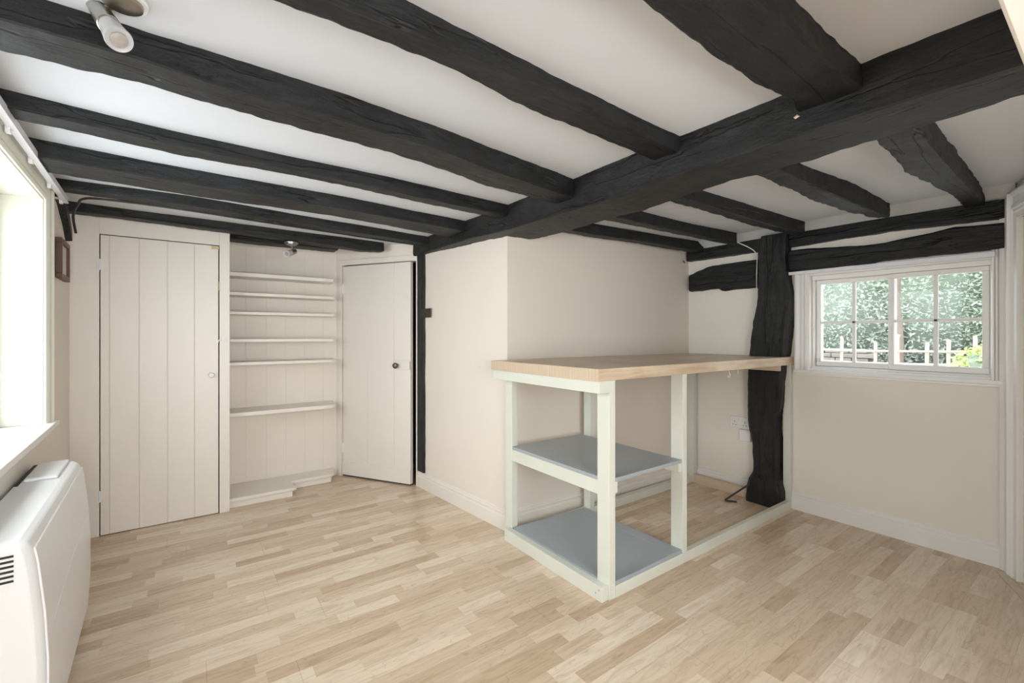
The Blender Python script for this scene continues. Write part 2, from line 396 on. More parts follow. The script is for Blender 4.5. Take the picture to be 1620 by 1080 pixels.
# chimney side, recess and window walls
o = wallmesh(FA, 0.0, FA.L, 0.10, 0, ZC+0.02).build('wall_centre', 'wall', ); struct(o, 'cream wall between plank door and counter recess', 'wall')
o = wallmesh(FB, 0.002, FB.L+0.1, 0.12, 0, ZC+0.02).build('wall_recess', 'wall'); struct(o, 'cream wall behind the counter', 'wall')
ry0, ry1 = RIGHT.p(0,0,0).y-1.272, RIGHT.p(0,0,0).y-0.428
HU0, HU1 = 2.176-1.270, 2.176-0.428
WB0, WB1 = 0.975, 1.600
o = wallmesh(RIGHT, -0.1, RIGHT.L+0.25, 0.22, 0, ZC+0.02, [(HU0, HU1, WB0, WB1)]).build('wall_right', 'wall_c'); struct(o, 'pale wall holding the small paned window', 'wall')
# far wall: boarding behind the shelves, closet front, closet cheek
b = MB()
b.box(-0.62, -0.437, 3.60, 3.66, 0, ZC+0.02)
b.box(0.163, 0.222, 3.595, 3.66, 0, ZC+0.02)
b.box(-0.437, 0.163, 3.60, 3.66, 1.805, ZC+0.02)
b.box(0.182, 0.2215, 3.66, 4.05, 0, ZC+0.02)
o = b.build('wall_far', 'gloss', bevel=0.002); struct(o, 'cream painted closet surround at the far end', 'wall')
b = MB()
edges = [0.2215, 0.352, 0.49, 0.63, 0.772, 0.915, 1.03]
for a, c in zip(edges, edges[1:]): b.box(a+0.0008, c-0.0008, 4.0, 4.03, 0, ZC+0.02)
b.box(0.2, 1.2, 4.0025, 4.08, 0, ZC+0.02)
o = b.build('wall_alcove', 'board', bevel=0.0015); struct(o, 'vertical cream boarding behind the alcove shelves', 'wall')
# diagonal door wall
du0 = uof(FD, (1.060, 3.946)); du1 = uof(FD, (1.472, 3.344))
o = wallmesh(FD, -0.05, FD.L+0.01, 0.08, 0, ZC+0.02, [(du0, du1, 0, 1.795)]).build('wall_door_corner', 'board'); struct(o, 'cream wall around the ajar plank door', 'wall')
b = MB()
b.obox(FD, du0-0.035, du0-0.004, 0, 0.012, 0, 1.80); b.obox(FD, du0-0.035, du1+0.008, 0, 0.010, 1.797, 1.84)
b.obox(FD, du1+0.001, du1+0.012, 0, 0.012, 0, 1.80)
o = b.build('trim_1', 'gloss', bevel=0.003); struct(o, 'cream frame around the ajar plank door', 'door frame')
# unseen shell behind closet and door, added to seal out leaking sky light
b = MB(); b.box(-0.75, 0.181, 3.95, 4.0, -.05, 2.0); b.box(-0.78, -0.74, 3.5, 5.2, -.05, 2.0)
o = b.build('wall_closet_light_block', 'hall'); struct(o)
b = MB(); b.box(1.69, 1.75, 2.36, 5.2, -.05, 2.05); b.box(-0.8, 1.75, 5.0, 5.05, -.05, 2.05); b.box(-0.8, 1.8, 4.1, 5.2, ZC+.03, ZC+.09); b.box(-0.8, 1.8, 4.5, 5.2, -.06, 0)
o = b.build('wall_hall_light_block', 'hall'); struct(o)
# right door wall
o = wallmesh(FR, 0, FR.L+0.1, 0.12, 0, ZC+0.02, [(0.135, 0.86, 0.0, 1.83)]).build('wall_right_front', 'wall_c'); struct(o, 'pale wall at the right edge around a doorway', 'wall')
arch_prof = [(0.0, 0.0), (0.0, 0.024), (0.012, 0.030), (0.022, 0.024), (0.030, 0.018), (0.060, 0.018), (0.070, 0.024), (0.085, 0.026), (0.092, 0.016), (0.100, 0.018), (0.108, 0.010), (0.135, 0.008), (0.135, 0.0)]
b = MB()
b.sweep([FR.p(u+0.002, n, 0) for u, n in arch_prof], [FR.p(u+0.002, n, 1.905) for u, n in arch_prof])
b.sweep([FR.p(0.135, n, 1.905-u) for u, n in arch_prof], [FR.p(0.90, n, 1.905-u) for u, n in arch_prof])
b.sweep([FR.p(0.995-u, n, 0) for u, n in arch_prof], [FR.p(0.995-u, n, 1.905) for u, n in arch_prof])
o = b.build('trim_2', 'white'); struct(o, 'white moulded architrave at the right edge', 'architrave')
b = MB(); b.obox(FR, 0.137, 0.858, -0.055, -0.015, 0.006, 1.828)
dr3 = b.build('door_3', 'white', bevel=0.002); struct(dr3, 'white door just inside the right edge', 'door')
b = MB(); b.obox(FR, 0.06, 0.90, 0.02, 0.055, 0.0, 0.006)
o = b.build('trim_3', 'raw', bevel=0.002); struct(o, 'pale threshold strip at the right doorway', 'threshold')
# rear wall behind the photographer with an opening added for the fill light
FREAR = Frame((-0.40, -1.2), (1.9, -1.2), 1); check(FREAR, (1, 1))
o = wallmesh(FREAR, -0.1, 2.6, 0.1, 0, ZC+0.02, [(0.05, 1.65, 0.55, 1.75)]).build('wall_rear', 'wall'); struct(o)
b = MB(); b.box(1.46, 1.56, -1.2, -0.40, 0, ZC+0.02); o = b.build('wall_rear_right', 'wall'); struct(o)
b = MB()
for (a, c, d, e) in ((-0.36, 1.26, 0.54, 0.58), (-0.36, 1.26, 1.72, 1.76), (-0.36, -0.31, 0.58, 1.72), (1.21, 1.26, 0.58, 1.72), (0.43, 0.47, 0.58, 1.72)):
    b.box(a, c, -1.27, -1.22, d, e)
o = b.build('window_rear_added', 'white'); struct(o)  # unseen window frame, added to go with the rear fill light
# dropped lintel above the photographer
b = MB(); b.box(-0.42, 1.476, -0.16, 0.118, 1.70, ZC+0.01)
o = b.build('trim_4', 'wall_c', bevel=0.006); struct(o, 'pale boxed lintel at the top right corner of the room', 'lintel')
# plaster cove above the window wall
b = MB(); b.sweep([(3.22, 0.33, ZC+.01), (3.42, 0.33, ZC+.01), (3.42, 0.33, 1.885), (3.36, 0.33, 1.89)], [(3.24, 2.19, ZC+.01), (3.42, 2.19, ZC+.01), (3.42, 2.19, 1.885), (3.36, 2.19, 1.89)])
o = b.build('trim_5', 'ceil'); struct(o, 'plaster cove between the joist ends and window wall', 'cove')

# baseboards
bb = [(0, 0), (0.018, 0), (0.018, 0.082), (0.014, 0.088), (0.014, 0.098), (0.016, 0.103), (0.009, 0.110), (0.009, 0.116), (0.0, 0.122)]
def baseboard(name, fr, u0, u1, label, m='gloss', h=1.0):
    b = MB(); b.sweep([fr.p(u0, n, z*h) for n, z in bb], [fr.p(u1, n, z*h) for n, z in bb])
    o = b.build(name, m); struct(o, label, 'baseboard'); return o
baseboard('baseboard_centre', FA, 0.0, FA.L+0.015, 'moulded cream baseboard left of the counter')
baseboard('baseboard_recess', FB, -0.015, FB.L, 'moulded baseboard behind the counter')
b = MB()
for u0, u1 in ((0.0, 2.176-1.645), (2.176-1.43, RIGHT.L)):
    b.sweep([RIGHT.p(u0, n, z) for n, z in bb], [RIGHT.p(u1, n, z) for n, z in bb])
o = b.build('baseboard_right', 'white'); struct(o, 'moulded white baseboard under the paned window', 'baseboard')

# ------------------------------------------------------------------ left window
b = MB()
jn = -0.135
b.obox(FL, uw0, uw1, jn-0.05, jn, WZ0, WZ0+0.045); b.obox(FL, uw0, uw1, jn-0.05, jn, WZ1-0.045, WZ1)
b.obox(FL, uw0, uw0+0.045, jn-0.05, jn, WZ0+.045, WZ1-.045); b.obox(FL, uw1-0.045, uw1, jn-0.05, jn, WZ0+.045, WZ1-.045)
for k in (1, 2): uc = uw0+(uw1-uw0)*k/3; b.obox(FL, uc-0.02, uc+0.02, jn-0.045, jn-0.005, WZ0+.045, WZ1-.045)
win2 = b.build('window_2', 'reveal', bevel=0.003); struct(win2, 'deep casement window at the left edge', 'window')
b = MB(); b.obox(FL, uw0+.04, uw1-.04, jn-0.030, jn-0.026, WZ0+.04, WZ1-.04); b.build('window_glass', 'glass', win2)
b = MB()   # painted lining of the opening
b.obox(FL, uw1, uw1+0.006, jn, 0.001, WZ0, WZ1); b.obox(FL, uw0, uw1, jn, 0.001, WZ1-0.004, WZ1+0.004)
b = MB()
b.obox(FL, uw1-0.004, uw1+0.002, jn+.001, 0.0005, WZ0+0.02, WZ1-0.004); b.obox(FL, uw0, uw1+0.002, jn+.001, 0.0005, WZ1-0.004, WZ1+0.002)
b.build('window_lining', 'reveal', win2)
b = MB()   # architrave round the opening
ap = [(0, 0), (0, 0.010), (0.010, 0.016), (0.022, 0.012), (0.030, 0.018), (0.055, 0.020), (0.066, 0.028), (0.078, 0.024), (0.080, 0)]
b.sweep([FL.p(uw1+u, n, WZ0-0.0) for u, n in ap], [FL.p(uw1+u, n, WZ1+0.08) for u, n in ap])
b.sweep([FL.p(uw0, n, WZ1+u) for u, n in ap], [FL.p(uw1+0.002, n, WZ1+u) for u, n in ap])
b.build('window_architrave', 'reveal', win2)
b = MB()
us_ = uof(FL, (-0.53, 2.93))
b.obox(FL, uw0-0.06, uw1, jn, 0.0, WZ0-0.005, WZ0+0.018)
b.obox(FL, uw0-0.06, us_+0.03, 0.0, 0.040, WZ0-0.005, WZ0+0.018)
b.obox(FL, uw0-0.06, us_-0.03, 0.0, 0.022, WZ0-0.030, WZ0-0.005)
b.build('window_sill', 'white', win2, bevel=0.003)

# curtain track by the left window
ct = thing('curtain_track', 'white plastic curtain track on brackets above the deep left window', 'curtain track', FL.p(1.6, 0.05, 1.86))
tu0, tu1 = uof(FL, (-0.46, 1.05)), uof(FL, (-0.55, 3.125))
b = MB(); b.obox(FL, tu0, tu1, 0.045, 0.049, 1.870, 1.892); b.obox(FL, tu0, tu1, 0.030, 0.052, 1.860, 1.866); b.obox(FL, tu0, tu1, 0.030, 0.045, 1.888, 1.892)
b.build('rail', 'track', ct)
for y in (1.35, 2.1, 2.42, 2.78, 3.08):
    u = uof(FL, (-0.5, y)); b = MB(); b.obox(FL, u-0.014, u+0.014, 0, 0.044, 1.868, 1.874); b.obox(FL, u-0.014, u+0.014, 0.0, 0.004, 1.850, 1.895); b.obox(FL, u-0.010, u+0.010, 0.024, 0.036, 1.846, 1.870)
    b.build('bracket', 'plastic', ct)

# picture frame
pf = thing('picture_frame', 'small brown wooden picture frame hung left of the closet door', 'picture frame', FL.p(3.2, 0, 1.49))
u0, u1 = uof(FL, (-0.54, 3.14)), uof(FL, (-0.55, 3.40)); z0, z1 = 1.488, 1.692
b = MB()
for a in ((u0, u1, z0, z0+.025), (u0, u1, z1-.025, z1), (u0, u0+.025, z0+.025, z1-.025), (u1-.025, u1, z0+.025, z1-.025)): b.obox(FL, a[0], a[1], 0.001, 0.026, a[2], a[3])
b.build('frame', 'frame', pf, bevel=0.003)
b = MB(); b.obox(FL, u0+.02, u1-.02, 0.002, 0.014, z0+.02, z1-.02); b.build('picture', 'print', pf)

# ------------------------------------------------------------------ closet door
b = MB(); ed = [-0.433, -0.392, -0.254, -0.114, 0.026, 0.158]
for a, c in zip(ed, ed[1:]): b.box(a+0.0012, c-0.0012, 3.598, 3.625, 0.004, 1.800)
b.box(-0.433, 0.158, 3.603, 3.63, 0.004, 1.800)
d1 = b.build('door_1', 'gloss', bevel=0.0032); struct(d1, 'closet door of five wide cream planks', 'door')
for z in (0.24, 1.62):
    b = MB(); b.box(-0.447, -0.428, 3.589, 3.597, z-.03, z+.03); b.tube([(-0.435, 3.589, z-.034), (-0.435, 3.589, z+.034)], 0.005)
    b.build('hinge', 'white', d1)
b = MB(); b.lathe([(0.008, 0), (0.008, 0.012), (0.015, 0.016), (0.0175, 0.026), (0.014, 0.034), (0.004, 0.037)], (0.118, 3.598, 0.935), (0, -1, 0))
b.build('door_knob', 'white', d1, smooth=40)
b = MB(); b.tube([(0.148, 3.592, 1.158), (0.185, 3.588, 1.178)], 0.005); b.box(0.145, 0.158, 3.586, 3.598, 1.150, 1.165); b.box(0.176, 0.190, 3.584, 3.597, 1.17, 1.19)
b.build('latch', 'white', d1)
b = MB(); b.box(0.118, 0.160, 3.5965, 3.5978, 1.776, 1.798); b.box(0.158, 0.166, 3.5925, 3.5945, 1.50, 1.56)
b.build('tape_remnant', 'tape', d1, label='yellowed tape scrap')

# ------------------------------------------------------------------ alcove shelves
def shelf(z, yf, xe, th, r, label):
    poly = [(0.222, 3.999), (0.222, yf), (xe-r, yf)]
    for k in range(1, 9):
        t = math.pi/2*k/8; poly.append((xe-r+r*math.sin(t), yf+r-r*math.cos(t)))
    poly += [(xe+0.02, 3.999)]
    o = MB().prism(poly, z-th, z).build('alcove_shelf', 'gloss', bevel=0.002)
    tag(o, label, 'shelf', 'painted shelves in the alcove')
    return o
shelf(1.658, 3.80, 0.955, 0.028, 0.012, 'topmost cream alcove shelf, square-ended, under the black beam')
shelf(1.512, 3.79, 0.968, 0.022, 0.03, 'second cream alcove shelf from the top')
shelf(1.371, 3.78, 0.970, 0.020, 0.04, 'third cream alcove shelf from the top')
shelf(1.172, 3.77, 0.968, 0.022, 0.05, 'fourth cream alcove shelf, third one above the floor plinth')
shelf(1.004, 3.76, 0.968, 0.022, 0.06, 'fifth cream alcove shelf, just below door knob height... rounded end')
shelf(0.644, 3.74, 0.968, 0.028, 0.09, 'lowest cream alcove shelf with a broad rounded end')
for o in COL.objects:
    if o.get('label', '').startswith('fifth cream'): o['label'] = 'fifth cream alcove shelf from the top, level with the closet knob'
pl = thing('low_plinth', 'stepped low cream plinth on the floor under the alcove shelves', 'plinth', (0.6, 3.8, 0))
b = MB(); b.prism([(0.2225, 3.999), (0.2225, 3.655), (0.622, 3.655), (0.622, 3.835), (0.94, 3.835), (0.99, 3.999)], 0, 0.046)
b.build('base', 'gloss', pl, bevel=0.002)
poly = [(0.2225, 3.9985), (0.2225, 3.640), (0.625, 3.640)]
for k in range(1, 7): t = math.pi/2*k/6; poly.append((0.625+.025*math.sin(t), 3.665-.025*math.cos(t)))
poly += [(0.650, 3.72), (0.635, 3.75), (0.637, 3.80), (0.655, 3.815), (0.92, 3.815)]
for k in range(1, 7): t = math.pi/2*k/6; poly.append((0.92+.05*math.sin(t), 3.865-.05*math.cos(t)))
poly += [(1.00, 3.9985)]
MB().prism(poly, 0.046, 0.068).build('top_board', 'gloss', pl, bevel=0.003)

# ------------------------------------------------------------------ ajar plank door (hinged on its left)
hp = FD.p(du0+0.004, 0.0, 0); ang = math.radians(-2.6)
dd = Matrix.Rotation(ang, 3, 'Z') @ FD.d
DF = Frame((hp.x, hp.y), (hp.x+dd.x*0.7, hp.y+dd.y*0.7), 1); check(DF, (0.6, 2.5))
W = 0.690
b = MB()
ed = [0.0, 0.265, 0.528, W]
for a, c in zip(ed, ed[1:]): b.obox(DF, a+0.0008, c-0.0008, -0.022, 0.0, 0.012, 1.785)
b.obox(DF, 0, W, -0.034, -0.005, 0.012, 1.785)
d2 = b.build('door_2', 'gloss', bevel=0.0022); struct(d2, 'cream plank door standing slightly ajar', 'door')
b = MB(); b.obox(DF, 0.0, W, 0.0, 0.008, 0.014, 0.125); b.build('bottom_rail', 'gloss', d2, bevel=0.002)
b = MB(); b.obox(DF, 0.0, W, -0.034, 0.0, 0.004, 0.0115); b.build('dark_bottom_strip', 'dark', d2)  # dark strip along the gap under the door
for z in (0.24, 1.595):
    b = MB(); b.obox(DF, -0.004, 0.010, 0.0, 0.006, z-.04, z+.04); b.tube([DF.p(0, 0.006, z-.04), DF.p(0, 0.006, z+.04)], 0.005); b.build('hinge', 'white', d2)
b = MB(); b.obox(DF, 0.56, W, 0.0, 0.016, 0.925, 0.995); lk = b.build('rim_lock', 'gloss', d2, bevel=0.004)
b = MB(); b.lathe([(0.022, 0), (0.022, 0.003), (0.009, 0.005), (0.009, 0.025), (0.020, 0.032), (0.024, 0.045), (0.018, 0.056), (0.005, 0.060)], DF.p(0.575, 0.0, 0.957), DF.n)
b.build('door_knob', 'brass', d2, smooth=40, label='dark brass round knob')

# ------------------------------------------------------------------ black timbers
def lerp(st, s):
    if s <= st[0][0]: return st[0][1:]
    for a, c in zip(st, st[1:]):
        if s <= c[0]:
            t = (s-a[0])/(c[0]-a[0]); t = t*t*(3-2*t)*0.5+t*0.5
            return tuple(p+(q-p)*t for p, q in zip(a[1:], c[1:]))
    return st[-1][1:]
def timber(name, axis, st, seed, m, rough=0.0055, step=0.015, cham=0.005, slope_end=0.0):
    """st: stations (s, a0, a1, b0, b1); ring spans a0..a1 and b0..b1 across the axis"""
    s0, s1 = st[0][0], st[-1][0]; n = max(2, int((s1-s0)/step)); rings = []
    for i in range(n+1):
        s = s0+(s1-s0)*i/n; a0, a1, b0, b1 = lerp(st, s); ring = []
        c = cham*(0.8+0.9*abs(noise.noise(Vector((s*3, seed, 0)))))
        K = 5
        pts = []
        for k in range(K+1): pts.append((a0+c+(a1-a0-2*c)*k/K, b0))
        for k in range(K+1): pts.append((a1, b0+c+(b1-b0-2*c)*k/K))
        for k in range(K+1): pts.append((a1-c-(a1-a0-2*c)*k/K, b1))
        for k in range(K+1): pts.append((a0, b1-c-(b1-b0-2*c)*k/K))
        ca, cb = (a0+a1)/2, (b0+b1)/2
        for (a, bb_) in pts:
            q = Vector((s*2.2+seed*7.3, a*4, bb_*4)); q2 = Vector((s*9+seed*3.1, a*16, bb_*16)); q3 = Vector((s*30, a*40, bb_*40+seed))
            d = rough*(0.75*noise.noise(q)+0.40*noise.noise(q2)+0.36*noise.noise(q3))
            r = Vector((a-ca, bb_-cb)); r = r.normalized() if r.length > 0 else r
            a2, b2 = a+r.x*d*1.4, bb_+r.y*d*1.4
            ring.append({'x': (s, a2, b2), 'y': (a2, s, b2), 'z': (b2, a2, s)}[axis])
        rings.append(ring)
    R = len(rings[0]); vs = [p for r_ in rings for p in r_]; fs = []
    for i in range(n):
        for k in range(R): fs.append((i*R+k, i*R+(k+1)%R, (i+1)*R+(k+1)%R, (i+1)*R+k))
    fs += [tuple(range(R))[::-1], tuple(n*R+k for k in range(R))]
    b = MB(); b.add(vs, fs); return b.build(name, m, smooth=26)
ZT = ZC+0.02
GL = 'black joists of the left ceiling bay'; GR = 'black joists of the right ceiling bay'
# main cross beam, runs along Y
o = timber('main_beam', 'y', [(-0.42, 1.49, 1.71, 1.80, ZT), (0.14, 1.49, 1.71, 1.80, ZT), (0.9, 1.482, 1.722, 1.80, ZT), (1.10, 1.475, 1.73, 1.797, ZT), (1.35, 1.475, 1.735, 1.785, ZT),
    (1.6, 1.475, 1.745, 1.795, ZT), (2.1, 1.465, 1.76, 1.80, ZT), (2.5, 1.455, 1.74, 1.818, ZT), (2.9, 1.45, 1.70, 1.822, ZT), (3.1, 1.45, 1.68, 1.83, ZT), (3.36, 1.45, 1.62, 1.83, ZT)], 1, 'ty', rough=0.008, cham=0.006)
tag(o, 'huge black main beam crossing the ceiling that all the joists meet', 'beam')
MB().add([(1.474, 0.578, 1.852), (1.474, 0.590, 1.848), (1.474, 0.596, 1.855), (1.474, 0.586, 1.860), (1.482, 0.587, 1.854), (1.468, 0.586, 1.853)], [(0, 1, 5), (1, 2, 5), (2, 3, 5), (3, 0, 5), (1, 0, 4), (2, 1, 4), (3, 2, 4), (0, 3, 4)]).build('bare_wood_chip', 'raw', o, label='pale chip of bare wood')
def yj(name, st, seed, label, group, m='tx', **k):
    o = timber(name, 'x', [(s, n, f, zb, ZT) for s, n, f, zb in st], seed, m, **k); tag(o, label, 'beam', group); return o
yj('ceiling_joist', [(-0.42, 0.43, 0.57, 1.865), (0.73, 0.437, 0.570, 1.862), (0.83, 0.437, 0.576, 1.862), (1.09, 0.434, 0.582, 1.865), (1.2, 0.434, 0.584, 1.865), (1.30, 0.432, 0.575, 1.865), (1.38, 0.430, 0.562, 1.866), (1.49, 0.430, 0.59, 1.87)], 2,
   'broadest black joist, at the top centre right, meeting the main beam', GL, rough=0.007, cham=0.006)
yj('ceiling_joist', [(-0.45, 0.93, 1.02, 1.875), (0.39, 0.937, 1.012, 1.871), (0.56, 0.945, 1.034, 1.884), (0.9, 0.965, 1.08, 1.890), (1.3, 0.98, 1.09, 1.884), (1.50, 0.985, 1.10, 1.882)], 3,
   'long black joist running from the top edge, next to the broadest joist', GL)
yj('ceiling_joist', [(-0.47, 1.405, 1.56, 1.872), (-0.13, 1.403, 1.548, 1.868), (0.12, 1.406, 1.533, 1.853), (0.38, 1.413, 1.550, 1.857), (0.69, 1.446, 1.600, 1.866), (1.05, 1.49, 1.652, 1.852), (1.30, 1.52, 1.66, 1.85), (1.49, 1.55, 1.67, 1.85)], 4,
   'thick cracked black joist just behind the near spotlight', GL, rough=0.008)
yj('ceiling_joist', [(-0.50, 1.98, 2.08, 1.888), (0.0, 2.03, 2.135, 1.889), (0.54, 2.027, 2.104, 1.882), (1.27, 2.055, 2.15, 1.874), (1.48, 2.07, 2.16, 1.874)], 5,
   'slim black joist, fourth from the far end wall', GL)
yj('ceiling_joist', [(-0.53, 2.41, 2.61, 1.868), (-0.12, 2.45, 2.652, 1.874), (0.66, 2.46, 2.645, 1.873), (1.23, 2.507, 2.72, 1.874), (1.47, 2.53, 2.73, 1.874)], 6,
   'wide flat black joist, third from the far end wall', GL)
j5 = yj('ceiling_joist', [(-0.55, 2.96, 3.06, 1.898), (0.0, 2.93, 3.03, 1.889), (0.8, 3.02, 3.115, 1.886), (1.46, 3.09, 3.17, 1.885)], 7,
   'thin black joist with a cable clipped along it', GL)
yj('ceiling_joist', [(-0.565, 3.43, 3.525, 1.889), (0.2, 3.46, 3.555, 1.884), (0.95, 3.49, 3.60, 1.868), (1.10, 3.495, 3.60, 1.862), (1.262, 3.50, 3.58, 1.872)], 8,
   'black beam across the closet front, sawn off before the ajar door', GL)
o = timber('alcove_beam', 'x', [(0.223, 3.66, 3.80, 1.868, ZT), (0.95, 3.66, 3.80, 1.872, ZT)], 9, 'tx'); tag(o, 'short black plate over the alcove shelves', 'beam')
# right bay
yj('ceiling_joist', [(1.70, 0.395, 0.50, 1.86), (2.10, 0.405, 0.515, 1.86), (2.35, 0.412, 0.53, 1.855), (2.6, 0.42, 0.515, 1.86), (3.0, 0.43, 0.50, 1.868), (3.35, 0.44, 0.52, 1.868)], 11,
   'black joist nearest the right edge, reaching the window wall beam', GR, rough=0.009)
yj('ceiling_joist', [(1.70, 0.83, 0.92, 1.865), (2.2, 0.828, 0.915, 1.862), (2.7, 0.798, 0.885, 1.850), (3.0, 0.795, 0.86, 1.855), (3.20, 0.797, 0.85, 1.870)], 12,
   'black joist of the right bay, second from the right edge', GR, rough=0.009)
yj('ceiling_joist', [(1.70, 1.28, 1.37, 1.865), (2.15, 1.282, 1.355, 1.868), (2.6, 1.27, 1.34, 1.862), (3.0, 1.255, 1.33, 1.855), (3.26, 1.245, 1.31, 1.858)], 13,
   'black joist ending above the gnarled wall post', GR, rough=0.008)
yj('ceiling_joist', [(1.72, 1.70, 1.80, 1.868), (2.5, 1.715, 1.79, 1.872), (3.22, 1.675, 1.745, 1.868)], 14,
   'slim black joist over the counter where the white cable comes out', GR)
yj('ceiling_joist', [(1.73, 2.08, 2.165, 1.868), (2.17, 2.09, 2.17, 1.870), (2.8, 2.04, 2.125, 1.872), (3.34, 2.00, 2.08, 1.868)], 15,
   'black joist running along the top of the recess wall', GR)
# window wall timbers
o = timber('wall_plate', 'y', [(0.378, 3.355, 3.41, 1.797, 1.905), (0.6, 3.35, 3.41, 1.807, 1.903), (0.85, 3.345, 3.41, 1.815, 1.908), (1.4, 3.345, 3.41, 1.808, 1.903), (2.16, 3.345, 3.41, 1.811, 1.921)], 21, 'ty', rough=0.005)
tag(o, 'black moulded timber plate at the top of the window wall', 'beam')
b = MB()
for z, t in ((1.880, 0.006), (1.868, 0.003), (1.845, 0.003)):
    b.box(3.336, 3.352, 0.385, 1.38, z-t, z+t)
b.build('bead_moulding', 'ty', o)
def rail_timber(name, st, seed, label):
    o = timber(name, 'y', [(y, 3.352, 3.41, zb, zt) for y, zb, zt in st], seed, 'ty', rough=0.005, cham=0.014); tag(o, label, 'beam'); return o
rail_timber('wall_timber', [(0.378, 1.643, 1.777), (0.56, 1.645, 1.786), (0.69, 1.645, 1.768), (0.86, 1.645, 1.752), (0.95, 1.632, 1.750), (1.06, 1.640, 1.762), (1.20, 1.638, 1.772), (1.26, 1.639, 1.782), (1.42, 1.640, 1.786)], 22,
   'thick black lintel timber above the paned window')
rail_timber('wall_timber', [(1.58, 1.548, 1.751), (1.75, 1.548, 1.752), (1.86, 1.540, 1.751), (1.90, 1.565, 1.750), (1.98, 1.565, 1.747), (2.06, 1.560, 1.722), (2.145, 1.560, 1.696)], 23,
   'short black timber stub between recess corner and wall post')
o = timber('wall_post', 'z', [(0.0, 1.412, 1.645, 3.275, 3.41), (0.10, 1.412, 1.643, 3.275, 3.41), (0.165, 1.425, 1.630, 3.285, 3.41), (0.22, 1.44, 1.605, 3.30, 3.41), (0.38, 1.437, 1.604, 3.30, 3.41), (0.55, 1.442, 1.635, 3.298, 3.41), (0.64, 1.445, 1.642, 3.295, 3.41), (0.69, 1.420, 1.643, 3.292, 3.41),
    (0.85, 1.412, 1.640, 3.29, 3.41), (0.99, 1.400, 1.630, 3.29, 3.41), (1.12, 1.383, 1.618, 3.29, 3.41), (1.28, 1.368, 1.598, 3.29, 3.41), (1.44, 1.361, 1.568, 3.29, 3.41), (1.60, 1.378, 1.566, 3.29, 3.41), (1.75, 1.385, 1.566, 3.29, 3.41), (1.90, 1.378, 1.54, 3.29, 3.41)], 24, 'tz', rough=0.008, cham=0.016)
tag(o, 'gnarled black timber post standing beside the paned window', 'post')
# thin post by the ajar door
b = timber('door_post', 'z', [(0.13, 0.0, 0.1, -0.01, 0.012), (0.9, 0, 0.1, -0.01, 0.012), (1.4, 0, 0.1, -0.01, 0.012), (1.84, 0, 0.1, -0.01, 0.012)], 25, 'tz', rough=0.003, cham=0.003)
bpy.data.objects.remove(b, do_unlink=True)
b = MB(); n = 60
pr = []
for i in range(n+1):
    z = 0.124+(1.84-0.124)*i/n; w1 = 0.100+0.006*noise.noise(Vector((z*4, 1, 2)))+0.003*noise.noise(Vector((z*17, 1, 2)))
    pr.append([FA.p(-0.006, -0.02, z), FA.p(-0.006, 0.014, z), FA.p(w1-0.006, 0.014, z), FA.p(w1, 0.008, z), FA.p(w1, -0.02, z)])
vs = [p for r_ in pr for p in r_]; fs = []
for i in range(n):
    for k in range(5): fs.append((i*5+k, i*5+(k+1) % 5, (i+1)*5+(k+1) % 5, (i+1)*5+k))
fs += [(4, 3, 2, 1, 0), tuple(n*5+k for k in range(5))]
b.add(vs, fs); o = b.build('door_post', 'tz', smooth=38); tag(o, 'thin black upright timber beside the ajar plank door', 'post')
# curved brace on the left wall under the track
b = MB(); n = 14; vs = []
for i in range(n+1):
    t = i/n; u = uof(FL, (-0.55, 3.14+0.32*t)); zb = 1.875-0.150*t**1.5+0.004*math.sin(11*t); zt2 = min(1.93, zb+0.062)
    for nn, z in ((0, zb), (0.028, zb+0.004), (0.028, zt2), (0, zt2)): vs.append(FL.p(u, nn, z))
fs = [(i*4+k, i*4+(k+1) % 4, (i+1)*4+(k+1) % 4, (i+1)*4+k) for i in range(n) for k in range(4)]+[(3, 2, 1, 0), tuple(n*4+k for k in range(4))]
b.add(vs, fs); o = b.build('timber_brace', 'ty', smooth=40); tag(o, 'curved black timber brace on the wall above the picture frame', 'beam')

# cables
def curve_pts(ctrl, n=8):
    out = []; P = [Vector(c) for c in ctrl]; P = [P[0]]+P+[P[-1]]
    for i in range(1, len(P)-2):
        for k in range(n):
            t = k/n; a, b_, c, d = P[i-1], P[i], P[i+1], P[i+2]
            out.append(0.5*((2*b_)+(-a+c)*t+(2*a-5*b_+4*c-d)*t*t+(-a+3*b_-3*c+d)*t**3))
    out.append(P[-2]); return out
o = MB().tube(curve_pts([(-0.505, 3.38, 1.76), (-0.50, 3.28, 1.83), (-0.47, 3.19, 1.872), (-0.42, 3.085, 1.89), (-0.25, 3.055, 1.892), (0.0, 3.042, 1.888), (0.4, 3.085, 1.886), (0.8, 3.125, 1.886), (1.2, 3.16, 1.884), (1.44, 3.18, 1.886)]), 0.006).build('power_cable', 'blackmetal', smooth=60)
tag(o, 'black cable clipped along a far ceiling joist from the left corner', 'cable')
o = MB().tube(curve_pts([(3.20, 1.73, 1.905), (3.27, 1.70, 1.885), (3.31, 1.62, 1.83), (3.325, 1.59, 1.79), (3.33, 1.585, 1.74), (3.33, 1.588, 1.64), (3.335, 1.590, 1.54)]), 0.0035).build('hanging_cable', 'cablew', smooth=60)
tag(o, 'thin white cable drooping from a joist down the wall post', 'cable')
o = MB().tube(curve_pts([(3.29, 1.60, 0.135), (3.25, 1.61, 0.125), (3.16, 1.70, 0.03), (3.14, 1.715, 0.008), (3.17, 1.67, 0.006), (3.18, 1.655, 0.006)]), 0.006).build('bent_rod', 'blackmetal', smooth=60)
tag(o, 'bent black pipe end on the floor beside the wall post foot', 'pipe')

